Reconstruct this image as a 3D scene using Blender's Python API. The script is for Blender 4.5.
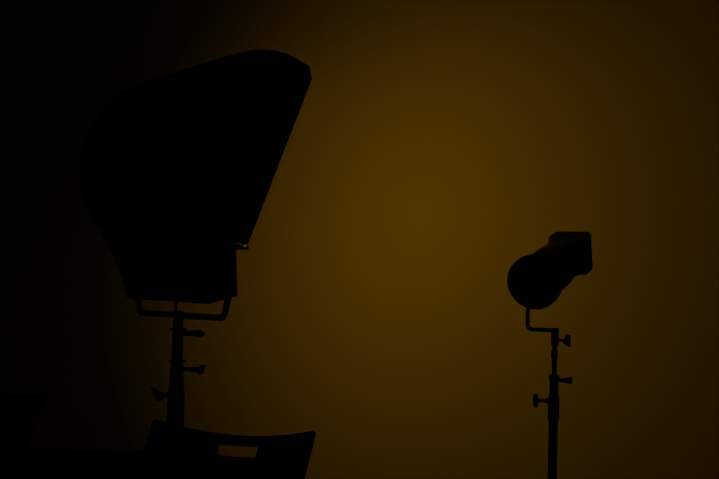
import bpy, bmesh, math
from mathutils import Vector, Matrix

# ------------------------------------------------------------------ scene, camera, light
scene = bpy.context.scene
for o in list(bpy.data.objects):
    bpy.data.objects.remove(o)
COL = scene.collection

CAM_H = 1.126
FPX = 1200.0
ROLL = math.radians(1.4)
PITCH = math.atan((283 - 239.5) / FPX)
cam_pos = Vector((0, 0, CAM_H))
fw = Vector((0, math.cos(PITCH), math.sin(PITCH)))
up0 = Vector((0, -math.sin(PITCH), math.cos(PITCH)))
r0 = Vector((1, 0, 0))
rt = r0 * math.cos(ROLL) + up0 * math.sin(ROLL)
up = up0 * math.cos(ROLL) - r0 * math.sin(ROLL)
cam_data = bpy.data.cameras.new('camera')
cam_data.sensor_fit = 'HORIZONTAL'
cam_data.sensor_width = 36.0
cam_data.lens = FPX / 719.0 * 36.0
cam_data.clip_end = 60
cam = bpy.data.objects.new('camera', cam_data)
COL.objects.link(cam)
m = Matrix((rt, up, -fw)).transposed().to_4x4()
m.translation = cam_pos
cam.matrix_world = m
scene.camera = cam

world = bpy.data.worlds.new('studio_dark')
scene.world = world
world.use_nodes = True
bg = world.node_tree.nodes['Background']
bg.inputs['Color'].default_value = (1.0, 0.97, 0.36, 1)
bg.inputs['Strength'].default_value = 0.0012

scene.view_settings.view_transform = 'Standard'
scene.view_settings.look = 'None'
scene.view_settings.exposure = 0.0
scene.view_settings.gamma = 1.0
scene.view_settings.use_curve_mapping = False

LAMP_POWER = 1.25
BULB_POWER = 1.9
LAMP_COLOUR = (1.0, 0.475, 0.008)
LAMP_AZIMUTH = math.radians(22.3)      # to the right of straight ahead
LAMP_TILT = math.radians(-2.6)
LAMP_SPREAD = math.radians(92.4)
LAMP_SIZE = 0.2
LAMP_AT = (0.305, 0.283, 0.109)        # across, up along the mouth, behind the mouth

# ------------------------------------------------------------------ helpers
def ray(x, y):
    return fw + rt * ((x - 359.5) / FPX) - up * ((y - 239.5) / FPX)
def at_depth(x, y, d):
    """point seen at pixel (x, y), d metres ahead of the camera"""
    r = ray(x, y)
    return cam_pos + r * (d / r.y)
def on_plane(x, y, p0, n):
    r = ray(x, y)
    return cam_pos + r * ((p0 - cam_pos).dot(n) / r.dot(n))

def mat(name, colour, rough=0.6, metal=0.0, spec=0.25, noise=0.0, scale=40.0, bump=0.0):
    mt = bpy.data.materials.new(name)
    mt.use_nodes = True
    nt = mt.node_tree
    b = nt.nodes['Principled BSDF']
    b.inputs['Base Color'].default_value = (*colour, 1)
    b.inputs['Roughness'].default_value = rough
    b.inputs['Metallic'].default_value = metal
    b.inputs['Specular IOR Level'].default_value = spec
    if noise or bump:
        tc = nt.nodes.new('ShaderNodeTexCoord')
        n = nt.nodes.new('ShaderNodeTexNoise')
        n.inputs['Scale'].default_value = scale
        n.inputs['Detail'].default_value = 5
        nt.links.new(tc.outputs['Object'], n.inputs['Vector'])
        if noise:
            mx = nt.nodes.new('ShaderNodeMix')
            mx.data_type = 'RGBA'
            mx.inputs[6].default_value = (*[c * (1 - noise) for c in colour], 1)
            mx.inputs[7].default_value = (*[c * (1 + noise) for c in colour], 1)
            nt.links.new(n.outputs['Fac'], mx.inputs[0])
            nt.links.new(mx.outputs[2], b.inputs['Base Color'])
        if bump:
            bp = nt.nodes.new('ShaderNodeBump')
            bp.inputs['Strength'].default_value = bump
            bp.inputs['Distance'].default_value = 0.002
            nt.links.new(n.outputs['Fac'], bp.inputs['Height'])
            nt.links.new(bp.outputs['Normal'], b.inputs['Normal'])
    return mt

M_WALL = mat('wall_paint', (0.62, 0.56, 0.44), 0.9, spec=0.0, noise=0.015, scale=1.5, bump=0.03)
M_FLOOR = mat('dark_studio_floor', (0.018, 0.017, 0.016), 0.75, spec=0.1, noise=0.2, scale=12)
M_BLACK = mat('black_powder_coat', (0.006, 0.006, 0.0065), 0.6, spec=0.12, noise=0.15, scale=120)
M_GREY = mat('charcoal_cast_metal', (0.12, 0.115, 0.11), 0.55, spec=0.25, noise=0.2, scale=70)
M_STAND = mat('black_anodised_tube', (0.005, 0.005, 0.0055), 0.5, spec=0.1, noise=0.1, scale=60)
M_KNOB = mat('black_plastic_knob', (0.005, 0.005, 0.005), 0.7, spec=0.1, noise=0.1, scale=90)
M_INNER = mat('matt_reflector', (0.6, 0.57, 0.5), 0.8, spec=0.1, noise=0.1, scale=20)
M_BRASS = mat('glint_brass', (0.75, 0.5, 0.2), 0.6, metal=0.3)
M_SHELL = mat('black_moulded_plastic', (0.004, 0.004, 0.0045), 0.6, spec=0.08, noise=0.1, scale=80)
M_TABLE = mat('black_stained_wood', (0.03, 0.027, 0.024), 0.8, spec=0.03, noise=0.3, scale=9)
M_RUBBER = mat('black_rubber', (0.008, 0.008, 0.008), 0.9, spec=0.05, noise=0.1, scale=60)
M_LENS = mat('smoked_lens_glass', (0.01, 0.01, 0.012), 0.15, spec=0.2)

def empty(name, loc, label, cat, group=None):
    o = bpy.data.objects.new(name, None)
    COL.objects.link(o)
    o.location = loc
    o.empty_display_size = 0.1
    o['label'] = label
    o['category'] = cat
    if group:
        o['group'] = group
    return o

def obj(name, bm, material, parent=None, origin=None, smooth=True, label=None, bevel=0.0):
    """vertices are given in world space; the mesh is stored relative to its thing's base"""
    bmesh.ops.remove_doubles(bm, verts=bm.verts, dist=1e-6)
    bmesh.ops.recalc_face_normals(bm, faces=bm.faces)
    base = Vector((0, 0, 0))
    p = parent
    while p is not None:
        base = base + Vector(p.location)
        p = p.parent
    bmesh.ops.translate(bm, verts=bm.verts, vec=-base)
    me = bpy.data.meshes.new(name)
    if smooth:
        for f in bm.faces:
            f.smooth = True
        for e in bm.edges:
            if len(e.link_faces) == 2 and e.calc_face_angle(0) > math.radians(35):
                e.smooth = False
    bm.to_mesh(me)
    bm.free()
    for mm in (material if isinstance(material, (list, tuple)) else [material]):
        me.materials.append(mm)
    o = bpy.data.objects.new(name, me)
    COL.objects.link(o)
    o.parent = parent
    if label:
        o['label'] = label
    if bevel:
        b = o.modifiers.new('bevel', 'BEVEL')
        b.width = bevel
        b.segments = 2
        b.limit_method = 'ANGLE'
    return o

def frame(d):
    d = Vector(d).normalized()
    a = Vector((0, 0, 1)) if abs(d.z) < 0.9 else Vector((1, 0, 0))
    u = d.cross(a).normalized()
    return u, d.cross(u).normalized(), d

def lathe(bm, p, d, prof, n=24):
    """prof: (distance along d, radius), closed with caps at both ends"""
    u, v, d = frame(d)
    p = Vector(p)
    rings = []
    for t, r in prof:
        rings.append([bm.verts.new(p + d * t + (u * math.cos(2 * math.pi * i / n) + v * math.sin(2 * math.pi * i / n)) * max(r, 1e-5)) for i in range(n)])
    for a, b in zip(rings, rings[1:]):
        for i in range(n):
            bm.faces.new((a[i], a[(i + 1) % n], b[(i + 1) % n], b[i]))
    bm.faces.new(rings[0][::-1])
    bm.faces.new(rings[-1])
    return bm

def cyl(p0, p1, r, n=20, r1=None, ch=0.0):
    bm = bmesh.new()
    p0, p1 = Vector(p0), Vector(p1)
    L = (p1 - p0).length
    r1 = r if r1 is None else r1
    prof = [(0, r), (L, r1)] if not ch else [(0, r - ch), (ch, r), (L - ch, r1), (L, r1 - ch)]
    return lathe(bm, p0, p1 - p0, prof, n)

def sweep(bm, pts, ru, rv, n=14, side=None):
    """tube of elliptical section along a polyline; side = direction of the ru half-width"""
    pts = [Vector(p) for p in pts]
    rings = []
    for i, p in enumerate(pts):
        t = (pts[min(i + 1, len(pts) - 1)] - pts[max(i - 1, 0)]).normalized()
        if side is not None:
            u = (Vector(side) - t * Vector(side).dot(t)).normalized()
            v = t.cross(u)
        else:
            u, v, _ = frame(t)
        rings.append([bm.verts.new(p + u * ru * math.cos(2 * math.pi * k / n) + v * rv * math.sin(2 * math.pi * k / n)) for k in range(n)])
    for a, b in zip(rings, rings[1:]):
        for k in range(n):
            bm.faces.new((a[k], a[(k + 1) % n], b[(k + 1) % n], b[k]))
    bm.faces.new(rings[0][::-1])
    bm.faces.new(rings[-1])
    return bm

def rounded_path(pts, rad, seg=6):
    pts = [Vector(p) for p in pts]
    out = [pts[0]]
    for a, b, c in zip(pts, pts[1:], pts[2:]):
        d0, d1 = (a - b).normalized(), (c - b).normalized()
        ang = d0.angle(d1)
        L = rad / math.tan(ang / 2)
        p0, p1 = b + d0 * L, b + d1 * L
        for i in range(seg + 1):
            t = i / seg
            out.append(p0 * (1 - t) ** 2 + b * 2 * t * (1 - t) + p1 * t * t)
    out.append(pts[-1])
    return out

def box(lo, hi):
    bm = bmesh.new()
    bmesh.ops.create_cube(bm, size=1)
    for v in bm.verts:
        v.co = Vector(((lo[i] + hi[i]) / 2 + v.co[i] * (hi[i] - lo[i])) for i in range(3))
    return bm

def smooth_closed(pts, seg=5):
    """Catmull-Rom through an open list of 2-D points"""
    P = [Vector(p) for p in pts]
    out = []
    for i in range(len(P) - 1):
        p0, p1, p2, p3 = P[max(i - 1, 0)], P[i], P[i + 1], P[min(i + 2, len(P) - 1)]
        for k in range(seg):
            t = k / seg
            out.append(0.5 * ((2 * p1) + (p2 - p0) * t + (2 * p0 - 5 * p1 + 4 * p2 - p3) * t * t + (3 * p1 - p0 - 3 * p2 + p3) * t ** 3))
    out.append(P[-1])
    return out

# ------------------------------------------------------------------ the setting
def structure(name, bm, material, label):
    o = obj(name, bm, material, smooth=False)
    o['kind'] = 'structure'
    o['label'] = label
    o['category'] = name.split('_')[0]
    return o
WALL_Y = 5.0
structure('wall_back', box((-4.5, WALL_Y, 0), (4.5, WALL_Y + 0.12, 3.6)), M_WALL,
          'plain studio wall washed by a pool of amber light')
structure('floor', box((-4.5, -1.5, -0.08), (4.5, WALL_Y + 0.12, 0)), M_FLOOR,
          'dark studio floor below the stands and chairs')

# ------------------------------------------------------------------ the big softlight
SW = 0.5                                             # width of the head
_v = ray(-432, 264)
W = Vector((_v.x, _v.y, 0)).normalized()             # across the head, from the camera's side to the far side
F = Vector((W.y, -W.x, 0))                           # towards the mouth
P0 = at_depth(209, 304, 2.874)
Z = Vector((0, 0, 1))
def SP(f, z, w=0.0):
    return P0 + F * f + Z * z + W * w
# profile in (towards the mouth, up)
shell_prof = smooth_closed([(0.0, 0.0), (-0.033, 0.092), (-0.080, 0.172), (-0.127, 0.25), (-0.150, 0.33), (-0.142, 0.40),
                            (-0.095, 0.502), (-0.018, 0.577), (0.064, 0.613), (0.125, 0.629), (0.195, 0.627), (0.262, 0.604)], 4)
front_prof = [Vector((0.271, 0.574)), Vector((0.1015, 0.1485)), Vector((0.088, 0.1455)), Vector((0.068, 0.152)), Vector((0.0755, 0.020))]  # lower mouth corner cut back so the added glint bead shows
outline = shell_prof + front_prof

bar_mid = on_plane(180, 316, SP(0, 0, SW / 2), W)
soft_base = Vector((bar_mid.x, bar_mid.y, bar_mid.z))
soft = empty('softlight', soft_base, 'large black scoop-shaped softlight tilted down on the left stand', 'studio light')

def panel(w0, w1):
    bm = bmesh.new()
    a = [bm.verts.new(SP(p[0], p[1], w0)) for p in outline]
    b = [bm.verts.new(SP(p[0], p[1], w1)) for p in outline]
    n = len(a)
    bm.faces.new(a)
    bm.faces.new(b[::-1])
    for i in range(n):
        bm.faces.new((a[i], b[i], b[(i + 1) % n], a[(i + 1) % n]))
    return bm
obj('side_panel', panel(0.0, 0.005), M_BLACK, soft)
obj('side_panel', panel(SW - 0.005, SW), M_BLACK, soft)

def sheet(prof, w0, w1, thick, inward):
    """a bent sheet of metal following an open profile"""
    bm = bmesh.new()
    P = [Vector(p) for p in prof]
    offs = []
    for i, p in enumerate(P):
        t = (P[min(i + 1, len(P) - 1)] - P[max(i - 1, 0)]).normalized()
        offs.append(p + Vector((t.y, -t.x)) * (thick * inward))
    rows = []
    for p, q in zip(P, offs):
        rows.append([bm.verts.new(SP(p[0], p[1], w0)), bm.verts.new(SP(p[0], p[1], w1)),
                     bm.verts.new(SP(q[0], q[1], w1)), bm.verts.new(SP(q[0], q[1], w0))])
    for a, b in zip(rows, rows[1:]):
        for k in range(4):
            bm.faces.new((a[k], a[(k + 1) % 4], b[(k + 1) % 4], b[k]))
    bm.faces.new(rows[0][::-1])
    bm.faces.new(rows[-1])
    return bm
obj('reflector_shell', sheet(shell_prof + [Vector((0.271, 0.574))], 0.0052, SW - 0.0052, 0.004, 1), M_BLACK, soft)
# the matt lining on the inside of the scoop
def inset(prof, d):
    P = [Vector(p) for p in prof]
    out = []
    for i, p in enumerate(P):
        t = (P[min(i + 1, len(P) - 1)] - P[max(i - 1, 0)]).normalized()
        out.append(p + Vector((t.y, -t.x)) * d)
    return out
obj('reflector_lining', sheet(inset(shell_prof[4:-2], 0.006), 0.007, SW - 0.007, 0.002, 1), M_INNER, soft,
    label='pale matt lining of the scoop')
inner_out = inset(shell_prof[4:-2], 0.010) + [Vector((0.245, 0.56)), Vector((0.092, 0.162))]
for w0_, w1_ in ((0.0055, 0.0068), (SW - 0.0068, SW - 0.0055)):
    bm = bmesh.new()
    a = [bm.verts.new(SP(p[0], p[1], w0_)) for p in inner_out]
    b = [bm.verts.new(SP(p[0], p[1], w1_)) for p in inner_out]
    bm.faces.new(a)
    bm.faces.new(b[::-1])
    for i in range(len(a)):
        bm.faces.new((a[i], b[i], b[(i + 1) % len(a)], a[(i + 1) % len(a)]))
    obj('side_lining', bm, M_INNER, soft, label='pale matt lining of the side panel')
# the lamp housing across the foot of the mouth
house = [(0.004, 0.004), (0.0735, 0.022), (0.066, 0.150), (0.0985, 0.1365)]
obj('lamp_housing', sheet([Vector(p) for p in house], 0.0052, SW - 0.0052, 0.003, -1), M_BLACK, soft, smooth=False)
# rolled lip along the bottom of the mouth, with a brass bead added on the near side for the glint
lip = bmesh.new()
sweep(lip, [SP(0.0965, 0.1375, 0.002), SP(0.0965, 0.1375, SW - 0.002)], 0.0040, 0.0040, 12)
lip_o = obj('mouth_lip', lip, M_BLACK, soft)
lug = bmesh.new()
lathe(lug, SP(0.0995, 0.1385, -0.002), W, [(0, 0.0008), (0.001, 0.003), (0.003, 0.0050), (0.0055, 0.0055), (0.012, 0.0055), (0.016, 0.003)], 16)
obj('glint_bead', lug, M_BRASS, lip_o, label='small brass bead added to give the glint at the mouth corner')
# lamp inside the scoop
A_, B_ = Vector((0.098, 0.140)), Vector((0.267, 0.574))
sv2 = (B_ - A_).normalized()
sv = F * sv2.x + Z * sv2.y
no = F * sv2.y - Z * sv2.x
lamp_c = SP(A_.x, A_.y, LAMP_AT[0]) + sv * LAMP_AT[1] - no * LAMP_AT[2]
ln = Vector((math.sin(LAMP_AZIMUTH) * math.cos(LAMP_TILT), math.cos(LAMP_AZIMUTH) * math.cos(LAMP_TILT), math.sin(LAMP_TILT)))
ld = bpy.data.lights.new('softlight_lamp', 'AREA')
ld.shape = 'SQUARE'
ld.size = LAMP_SIZE
ld.energy = LAMP_POWER
ld.color = LAMP_COLOUR
ld.spread = LAMP_SPREAD
lo = bpy.data.objects.new('softlight_lamp', ld)
COL.objects.link(lo)
lo.parent = soft
lu = ln.cross(Z).normalized()
lv = lu.cross(ln)
mm = Matrix((lu, lv, -ln)).transposed().to_4x4()
mm.translation = lamp_c - soft_base
lo.matrix_local = mm
# the long bulb down in the lamp housing, shining up into the lining
bd = bpy.data.lights.new('housing_bulb', 'AREA')
bd.shape = 'RECTANGLE'
bd.size, bd.size_y = 0.42, 0.03
bd.energy = BULB_POWER
bd.color = (1.0, 0.72, 0.01)
bo = bpy.data.objects.new('housing_bulb', bd)
COL.objects.link(bo)
bo.parent = soft
bn = (Z * 0.92 - F * 0.39).normalized()
bv = W.cross(bn)
mm = Matrix((W, -bv, -bn)).transposed()
if mm.determinant() < 0:
    mm = Matrix((W, bv, -bn)).transposed()
mm = mm.to_4x4()
mm.translation = SP(0.03, 0.10, SW / 2) - soft_base
bo.matrix_local = mm
tray = bmesh.new()
for v in bmesh.ops.create_cube(tray, size=1)['verts']:
    q = v.co.copy()
    v.co = lamp_c + lu * q.x * 0.21 + lv * q.y * 0.21 + ln * (q.z * 0.006 - 0.006)
obj('lamp_tray', tray, M_BLACK, soft, smooth=False)

# yoke: a bent tube that carries the head by its two sides
na = on_plane(229.0, 300, SP(0, 0, -0.022), W)
fa = on_plane(136.0, 302, SP(0, 0, SW + 0.022), W)
fy = 0.5 * ((na - P0).dot(F) + (fa - P0).dot(F))
fy_n, fy_f = (na - P0).dot(F), (fa - P0).dot(F)
zb = bar_mid.z - P0.z
fb = (bar_mid - P0).dot(F)
ypts = rounded_path([SP(fy_n, 0.24, -0.032), SP(fy_n, 0.045, -0.032), SP(fy_n * 0.5 + fb * 0.5, zb + 0.004, 0.004),
                     SP(fy_f * 0.5 + fb * 0.5, zb, SW - 0.004), SP(fy_f, 0.045, SW + 0.044), SP(fy_f, 0.24, SW + 0.044)], 0.024, 7)
yk = bmesh.new()
sweep(yk, ypts, 0.0080, 0.0080, 14)
yoke = obj('yoke', yk, M_STAND, soft)
for w_, s_, f_ in ((-0.042, 1, fy_n), (SW + 0.054, -1, fy_f)):
    k = bmesh.new()
    lathe(k, SP(f_, 0.235, w_), W * s_, [(-0.02, 0.014), (-0.018, 0.018), (-0.006, 0.018), (-0.004, 0.009), (0.042, 0.009)], 18)
    obj('tilt_knob', k, M_KNOB, soft)
sp_b = bmesh.new()
bolt_base = bar_mid + Z * 0.0
lathe(sp_b, on_plane(175.6, 316, bar_mid, Vector((0, 1, 0))), Z, [(0, 0.0042), (0.034, 0.0042), (0.036, 0.003)], 14)
bolt = obj('yoke_bolt', sp_b, M_STAND, soft)

# ------------------------------------------------------------------ light stands
def tee_knob(axis_pt, direction, r_pole, neck, neck_r, head_prof, parent, wing=None):
    """a clamp knob: a thin screw leaving the tube sideways, with a shaped grip at its end"""
    d = Vector(direction).normalized()
    bm = bmesh.new()
    start = Vector(axis_pt) + d * (r_pole * 0.8)
    lathe(bm, start, d, [(0, neck_r), (neck + r_pole * 0.2 + 0.002, neck_r)], 12)
    k = obj('clamp_knob', bm, M_KNOB, parent)
    hb = bmesh.new()
    h0 = Vector(axis_pt) + d * (r_pole + neck)
    if wing:
        # flat two-eared wing grip: outline (along d, across) swept through a thickness
        a2 = Vector(wing['across'])
        a2 = (a2 - d * a2.dot(d)).normalized()
        th = d.cross(a2).normalized() * wing['t']
        va = [hb.verts.new(h0 + d * x + a2 * y - th) for x, y in wing['outline']]
        vb = [hb.verts.new(h0 + d * x + a2 * y + th) for x, y in wing['outline']]
        hb.faces.new(va)
        hb.faces.new(vb[::-1])
        n = len(va)
        for i in range(n):
            hb.faces.new((va[i], vb[i], vb[(i + 1) % n], va[(i + 1) % n]))
        obj('grip', hb, M_KNOB, k, smooth=False)
    else:
        lathe(hb, h0, d, head_prof, 16)
        obj('grip', hb, M_KNOB, k)
    return k

def tripod(parent, base, r_tube, hub_z, spread, ang0, top_z):
    """spread legs with braces and rubber feet, below the picture's edge"""
    b = Vector((base.x, base.y, 0))
    hb = bmesh.new()
    lathe(hb, b + Z * (hub_z - 0.03), Z, [(0, r_tube + 0.002), (0.004, r_tube + 0.012), (0.056, r_tube + 0.012), (0.06, r_tube + 0.002)], 20)
    obj('leg_hub', hb, M_STAND, parent)
    sl = bmesh.new()
    lathe(sl, b + Z * (hub_z * 0.45 - 0.02), Z, [(0, r_tube + 0.002), (0.003, r_tube + 0.009), (0.037, r_tube + 0.009), (0.04, r_tube + 0.002)], 20)
    obj('brace_collar', sl, M_STAND, parent)
    for i in range(3):
        a = ang0 + i * 2 * math.pi / 3
        d = Vector((math.cos(a), math.sin(a), 0))
        top = b + Z * hub_z + d * (r_tube + 0.006)
        foot = b + d * spread + Z * 0.02
        leg = obj('leg', sweep(bmesh.new(), [top, foot], 0.009, 0.009, 12), M_STAND, parent)
        mid = top.lerp(foot, 0.55)
        obj('brace', sweep(bmesh.new(), [b + Z * hub_z * 0.45 + d * (r_tube + 0.004), mid], 0.006, 0.004, 10), M_STAND, parent)
        rb = bmesh.new()
        dirn = (foot - top).normalized()
        lathe(rb, foot - dirn * 0.03, dirn, [(0, 0.010), (0.002, 0.012), (0.034, 0.012), (0.038, 0.009)], 14)
        obj('rubber_foot', rb, M_RUBBER, leg)

def zpix(x, y, pt):
    """height at which a vertical line through pt is seen at row y"""
    p = on_plane(x, y, Vector(pt), Vector((0, 1, 0)))
    return p.z

# --- left stand
S1 = at_depth(178.2, 325, bar_mid.y)
st1 = empty('light_stand', (S1.x, S1.y, 0), 'thick black light stand carrying the large softlight, knobs on both sides', 'light stand', 'tripod light stands')
z1 = lambda y: zpix(177, y, S1)
def tube(pt, ya, yb, r, zf, name, parent, ch=0.0, material=None):
    return obj(name, cyl(Vector((pt.x, pt.y, zf(yb))), Vector((pt.x, pt.y, zf(ya))), r, 24, ch=ch), material or M_STAND, parent)
tube(S1, 311, 332, 0.0136, z1, 'spigot_socket', st1, 0.002)
tube(S1, 328, 330, 0.0222, z1, 'socket_ring', st1, 0.001)
tube(S1, 331, 376, 0.0143, z1, 'top_section', st1)
tube(S1, 364, 378, 0.0172, z1, 'clamp_collar', st1, 0.002)
tube(S1, 360, 362, 0.0222, z1, 'collar_ring', st1, 0.001)
obj('middle_section', cyl(Vector((S1.x, S1.y, z1(402))), Vector((S1.x, S1.y, z1(376))), 0.0185, 24), M_STAND, st1)
tube(S1, 390, 404, 0.0222, z1, 'clamp_collar', st1, 0.002)
obj('lower_section', cyl(Vector((S1.x, S1.y, 0.10)), Vector((S1.x, S1.y, z1(402))), 0.0225, 24), M_STAND, st1)
tripod(st1, S1, 0.0215, 0.46, 0.40, math.radians(70), 0)
mpp = bar_mid.y / FPX           # metres per pixel at the stand
RX = Vector((1, 0, 0))
p = Vector((S1.x, S1.y, z1(333)))
tee_knob(p, RX, 0.0136, 0.026, 0.0072, [(0, 0.006), (0.003, 0.0095), (0.018, 0.0095), (0.024, 0.006), (0.030, 0.003)], st1)
p = Vector((S1.x, S1.y, z1(369)))
tee_knob(p, RX, 0.0172, 0.016, 0.0055, None, st1,
         wing=dict(across=(-0.2, 0, 1), t=0.005, outline=[(0, -0.007), (0.022, -0.007), (0.021, -0.013), (0.033, -0.011), (0.042, 0.012), (0.029, 0.013), (0.022, 0.006), (0, 0.006)]))
p = Vector((S1.x, S1.y, z1(395.5)))
tee_knob(p, -RX, 0.0235, 0.009, 0.005, None, st1,
         wing=dict(across=(0.1, 0, 1), t=0.006, outline=[(0, -0.009), (0.004, -0.015), (0.018, -0.013), (0.022, -0.004), (0.030, 0.013), (0.034, 0.019), (0.026, 0.020), (0.016, 0.012), (0.006, 0.008), (0, 0.004)]))

# ------------------------------------------------------------------ spotlight on the right
D1, D2 = 2.85, 3.15
Pn = at_depth(533.2, 283.0, D1)
Pf = at_depth(573.0, 251.3, D2)
ax = (Pf - Pn)
HL = ax.length
ax.normalize()
side = ax.cross(Z).normalized()
vup = side.cross(ax).normalized()
piv = Pn + ax * HL * 0.46
S2 = Vector((at_depth(554.8, 340, piv.y).x, piv.y, 0))
spot = empty('spotlight', Vector((piv.x, piv.y, piv.z)), 'small black spotlight with a round end on the thin right stand', 'studio light')
bm = bmesh.new()
R1 = 0.0663
lathe(bm, Pn, ax, [(0.0, R1 - 0.004), (0.004, R1), (0.022, R1), (0.026, R1 - 0.006), (0.045, R1 - 0.009)], 40)
obj('round_cap', bm, M_BLACK, spot)
bm = bmesh.new()
lathe(bm, Pn + ax * -0.003, ax, [(0, 0.040), (0.003, 0.043), (0.02, 0.043)], 32)
obj('cap_plate', bm, M_BLACK, spot)
bm = bmesh.new()
lathe(bm, Pn, ax, [(0.040, R1 - 0.014), (HL * 0.30, R1 - 0.013), (HL * 0.33, R1 - 0.009), (HL * 0.50, R1 - 0.009), (HL * 0.53, R1 - 0.014), (HL * 0.70, R1 - 0.020)], 36)
obj('barrel', bm, M_GREY, spot)
for tt in (0.20, 0.245):
    bm = bmesh.new()
    lathe(bm, Pn + ax * HL * tt, ax, [(0, R1 - 0.016), (0.001, R1 - 0.009), (0.004, R1 - 0.009), (0.005, R1 - 0.016)], 36)
    obj('cooling_fin', bm, M_BLACK, spot)
# square hood at the far end, rounded corners
def rsq(t, h, rad, n=6):
    pts = []
    hs = h * 0.96
    for cxs, cys, a0 in ((1, 1, 0), (-1, 1, 90), (-1, -1, 180), (1, -1, 270)):
        for i in range(n + 1):
            a = math.radians(a0 + 90 * i / n)
            pts.append(Pn + ax * t + side * (cxs * (hs - rad) + rad * math.cos(a)) + vup * (cys * (h - rad) + rad * math.sin(a)))
    return pts
def loft(sections):
    b = bmesh.new()
    rr = [[b.verts.new(q) for q in s] for s in sections]
    n = len(rr[0])
    for a, c in zip(rr, rr[1:]):
        for i in range(n):
            b.faces.new((a[i], a[(i + 1) % n], c[(i + 1) % n], c[i]))
    b.faces.new(rr[0][::-1])
    b.faces.new(rr[-1])
    return b
hood = obj('square_hood', loft([rsq(HL * 0.62, 0.038, 0.03), rsq(HL * 0.74, 0.0450, 0.014), rsq(HL * 0.88, 0.0500, 0.010)]), M_GREY, spot)
obj('hood_rim', loft([rsq(HL * 0.865, 0.0500, 0.010), rsq(HL * 0.87, 0.0528, 0.011), rsq(HL * 1.0, 0.0528, 0.011), rsq(HL * 1.0, 0.047, 0.010), rsq(HL * 0.93, 0.047, 0.010)]), M_BLACK, hood)
bm = bmesh.new()
lathe(bm, Pn + ax * HL * 0.935, ax, [(0, 0.042), (0.004, 0.041), (0.009, 0.030), (0.012, 0.012), (0.0125, 0.0005)], 32)
obj('lens', bm, M_LENS, hood)
# one-armed bracket
arm_off = -side * (R1 + 0.006)
arm_top = piv + arm_off
zbar = zpix(540, 330, Vector((0, piv.y, 0)))
b_arm = Vector((at_depth(527.7, 320, arm_top.y).x, arm_top.y, 0))
path = rounded_path([Vector((b_arm.x, b_arm.y, arm_top.z + 0.012)), Vector((b_arm.x, b_arm.y, zbar)), Vector((S2.x, S2.y, zbar))], 0.014, 7)
bm = bmesh.new()
sweep(bm, path, 0.0065, 0.0052, 12, side=side.cross(Z).normalized())
obj('bracket_arm', bm, M_STAND, spot)
bm = bmesh.new()
pk = Vector((b_arm.x, b_arm.y, arm_top.z))
lathe(bm, pk, side, [(-0.014, 0.010), (-0.012, 0.013), (0.0, 0.013), (0.001, 0.008), (0.03, 0.008)], 16)
obj('tilt_knob', bm, M_KNOB, spot)

# --- right stand
st2 = empty('light_stand', (S2.x, S2.y, 0), 'thin black light stand carrying the round spotlight on the right', 'light stand', 'tripod light stands')
z2 = lambda y: zpix(553, y, S2)
tube(S2, 328, 346, 0.0098, z2, 'spigot_socket', st2, 0.0015)
tube(S2, 345, 378, 0.0062, z2, 'top_section', st2)
tube(S2, 350, 358.5, 0.0085, z2, 'spigot_collar', st2, 0.001)
tube(S2, 375.5, 398, 0.0110, z2, 'clamp_collar', st2, 0.001)
tube(S2, 374.5, 381, 0.0128, z2, 'collar_ring', st2, 0.001)
tube(S2, 396, 421, 0.0142, z2, 'clamp_collar', st2, 0.0015)
obj('lower_section', cyl(Vector((S2.x, S2.y, 0.10)), Vector((S2.x, S2.y, z2(420))), 0.0112, 24), M_STAND, st2)
tripod(st2, S2, 0.0112, 0.42, 0.38, math.radians(20), 0)
p = Vector((S2.x, S2.y, z2(340)))
tee_knob(p, RX, 0.0098, 0.010, 0.0035, None, st2,
         wing=dict(across=(0, 0, 1), t=0.005, outline=[(0, -0.006), (0.007, -0.012), (0.014, -0.016), (0.019, -0.015), (0.019, 0.013), (0.014, 0.015), (0.008, 0.015), (0.006, 0.006), (0, 0.002)]))
p = Vector((S2.x, S2.y, z2(380)))
tee_knob(p, RX, 0.0118, 0.014, 0.0050, [(0, 0.005), (0.003, 0.0065), (0.017, 0.0088), (0.019, 0.006)], st2)
p = Vector((S2.x, S2.y, z2(401)))
tee_knob(p, -RX, 0.0142, 0.0245, 0.0042, [(0, 0.009), (0.002, 0.0165), (0.009, 0.0170), (0.011, 0.014)], st2)
for kx in (0.006,):
    bm = bmesh.new()
    lathe(bm, p - RX * 0.012, -RX, [(0, 0.007), (0.009, 0.006)], 12)
    obj('knob_boss', bm, M_KNOB, st2)

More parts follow.
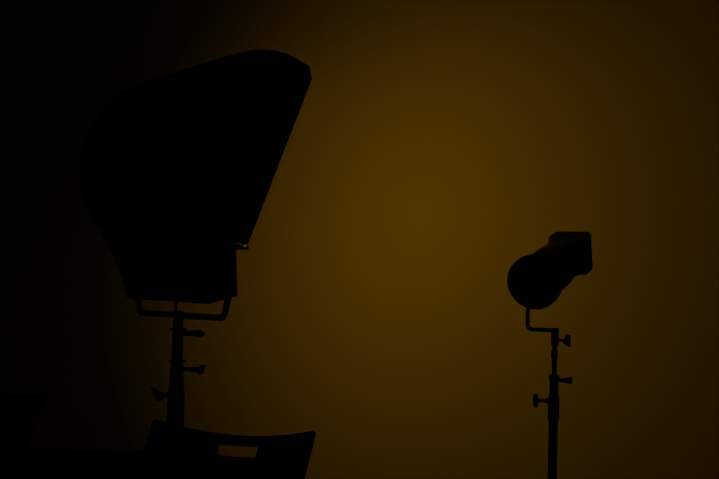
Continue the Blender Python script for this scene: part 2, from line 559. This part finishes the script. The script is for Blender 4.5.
# ------------------------------------------------------------------ chairs
def make_chair(hw=0.187, top=0.826, recl=math.radians(31)):
    """moulded chair, local frame: back at y=0, faces -y; x to its image-right"""
    root = empty('chair', (0, 0, 0), '', 'chair', 'black moulded chairs')
    zb_, seat_z = 0.47, 0.45
    tr = math.tan(recl)
    y_top = 0.0
    def surf(u, v):
        """u across -1..1, v up 0..1 -> point on the back's mid surface"""
        dip = -0.024 * (1 - u * u)
        zt = top + dip
        z = zb_ + (zt - zb_) * v
        s_ = top - z
        y = -(tr * min(s_, 0.12) + math.tan(math.radians(16)) * max(s_ - 0.12, 0)) - 0.035 * u * u
        return Vector((u * hw, y, z))
    hu0, hu1, hv0, hv1 = -0.155, 0.325, 0.877, 0.947
    us = [-1, -0.8, -0.6, -0.4, -0.25, hu0, 0.03, 0.18, hu1, 0.48, 0.65, 0.82, 1]
    vs = [0, 0.15, 0.3, 0.45, 0.6, 0.72, 0.8, hv0, hv1, 0.96, 1]
    th = 0.006
    bm = bmesh.new()
    fr, bk = {}, {}
    for i, u in enumerate(us):
        for j, v in enumerate(vs):
            if u == hu0 and v == hv1:
                u -= 0.05
            p = surf(u, v)
            e = 1e-3
            n = (surf(u + e, v) - p).cross(surf(u, v + e) - p).normalized()
            fr[i, j] = bm.verts.new(p - n * th)
            bk[i, j] = bm.verts.new(p + n * th)
    def solid(i, j):
        if not (0 <= i < len(us) - 1 and 0 <= j < len(vs) - 1):
            return False
        return not (hu0 - 1e-6 <= us[i] and us[i + 1] <= hu1 + 1e-6 and abs(vs[j] - hv0) < 1e-6)
    for i in range(len(us) - 1):
        for j in range(len(vs) - 1):
            if not solid(i, j):
                continue
            q = [(i, j), (i + 1, j), (i + 1, j + 1), (i, j + 1)]
            bm.faces.new([fr[k] for k in q])
            bm.faces.new([bk[k] for k in q[::-1]])
            for (di, dj), (a, b) in (((0, -1), (0, 1)), ((1, 0), (1, 2)), ((0, 1), (2, 3)), ((-1, 0), (3, 0))):
                if not solid(i + di, j + dj):
                    bm.faces.new((fr[q[a]], bk[q[a]], bk[q[b]], fr[q[b]]))
    obj('backrest', bm, M_SHELL, root, bevel=0.0015)
    y0 = surf(0, 0).y
    # seat: dished slab with a rounded front
    bm = bmesh.new()
    nu, nv = 12, 10
    tp, bt = {}, {}
    for i in range(nu + 1):
        for j in range(nv + 1):
            u = -1 + 2 * i / nu
            v = j / nv
            x = u * (0.205 + 0.015 * math.sin(math.pi * v))
            y = y0 + 0.02 - 0.43 * v + 0.02 * u * u * (v > 0.8)
            z = seat_z + 0.012 * u * u - 0.012 * math.sin(math.pi * v) - 0.03 * max(0, v - 0.8) / 0.2 * max(0, v - 0.8) / 0.2
            if v < 0.1:
                z += 0.012
            tp[i, j] = bm.verts.new((x, y, z + 0.006))
            bt[i, j] = bm.verts.new((x, y, z - 0.006))
    for i in range(nu):
        for j in range(nv):
            bm.faces.new((tp[i, j], tp[i + 1, j], tp[i + 1, j + 1], tp[i, j + 1]))
            bm.faces.new((bt[i, j], bt[i, j + 1], bt[i + 1, j + 1], bt[i + 1, j]))
    for i in range(nu):
        bm.faces.new((tp[i, 0], bt[i, 0], bt[i + 1, 0], tp[i + 1, 0]))
        bm.faces.new((tp[i, nv], tp[i + 1, nv], bt[i + 1, nv], bt[i, nv]))
    for j in range(nv):
        bm.faces.new((tp[0, j], tp[0, j + 1], bt[0, j + 1], bt[0, j]))
        bm.faces.new((tp[nu, j], bt[nu, j], bt[nu, j + 1], tp[nu, j + 1]))
    obj('seat', bm, M_SHELL, root)
    # supports that join back and seat
    for s in (-1, 1):
        bm = bmesh.new()
        sweep(bm, [(s * 0.16, y0 - 0.10, seat_z - 0.012), (s * 0.16, y0 - 0.01, seat_z - 0.006), (s * 0.16, surf(0.75, 0.1).y + 0.009, 0.505), (s * 0.155, surf(0.75, 0.3).y + 0.009, surf(0.75, 0.3).z)], 0.008, 0.006, 10, side=(1, 0, 0))
        obj('back_support', bm, M_STAND, root)
    for sx in (-1, 1):
        for sy, yy in ((1, y0 - 0.03), (-1, y0 - 0.36)):
            bm = bmesh.new()
            sweep(bm, [(sx * 0.17, yy, seat_z - 0.012), (sx * 0.205, yy + sy * 0.035, 0.012)], 0.011, 0.011, 12)
            leg = obj('leg', bm, M_STAND, root)
            bm = bmesh.new()
            lathe(bm, (sx * 0.205, yy + sy * 0.035, 0), Z, [(0, 0.012), (0.002, 0.014), (0.022, 0.0135)], 12)
            obj('foot', bm, M_RUBBER, leg)
    bm = bmesh.new()
    sweep(bm, [(-0.172, y0 - 0.03, seat_z - 0.02), (-0.172, y0 - 0.36, seat_z - 0.02)], 0.009, 0.007, 10)
    obj('seat_rail', bm, M_STAND, root)
    bm = bmesh.new()
    sweep(bm, [(0.172, y0 - 0.03, seat_z - 0.02), (0.172, y0 - 0.36, seat_z - 0.02)], 0.009, 0.007, 10)
    obj('seat_rail', bm, M_STAND, root)
    return root, surf

def copy_tree(o, parent=None):
    c = o.copy()
    COL.objects.link(c)
    c.parent = parent
    for ch in list(o.children):
        copy_tree(ch, c)
    return c

CHAIR_YAW = math.radians(-22)
chair, chair_surf = make_chair()
def place_chair(o, px, py, depth, yaw, corner_u):
    """set the chair so that a top corner of its back stands where the photo shows it"""
    tgt = at_depth(px, py, depth)
    c = Matrix.Rotation(yaw, 3, 'Z') @ chair_surf(corner_u, 1.0)
    o.rotation_euler = (0, 0, yaw)
    o.location = (tgt.x - c.x, tgt.y - c.y, 0)
place_chair(chair, 315, 430.5, 2.42, CHAIR_YAW, 1.0)
chair['label'] = 'black chair with a hand slot in its backrest, standing before the left light stand'
chair2 = copy_tree(chair)
place_chair(chair2, 47, 395, 3.06, math.radians(-30), 1.0)
chair2['label'] = 'dark chair cut by the left edge of the picture, barely visible'

# ------------------------------------------------------------------ low table behind the chairs
TH, TX0, TX1, TY0, TY1 = 0.50, -1.85, -0.66, 3.72, 4.36
tb = empty('low_table', ((TX0 + TX1) / 2, (TY0 + TY1) / 2, 0), 'low dark table with a flat top, behind the chairs at lower left', 'table')
obj('table_top', box((TX0, TY0, TH - 0.035), (TX1, TY1, TH)), M_TABLE, tb, smooth=False, bevel=0.004)
for x0, x1, y0_, y1_ in ((TX0 + 0.05, TX1 - 0.05, TY0 + 0.05, TY0 + 0.07), (TX0 + 0.05, TX1 - 0.05, TY1 - 0.07, TY1 - 0.05),
                         (TX0 + 0.05, TX0 + 0.07, TY0 + 0.07, TY1 - 0.07), (TX1 - 0.07, TX1 - 0.05, TY0 + 0.07, TY1 - 0.07)):
    obj('apron', box((x0, y0_, TH - 0.105), (x1, y1_, TH - 0.035)), M_TABLE, tb, smooth=False)
for lx in (TX0 + 0.03, TX1 - 0.08):
    for ly in (TY0 + 0.03, TY1 - 0.08):
        obj('leg', box((lx, ly, 0), (lx + 0.05, ly + 0.05, TH - 0.035)), M_TABLE, tb, smooth=False, bevel=0.003)
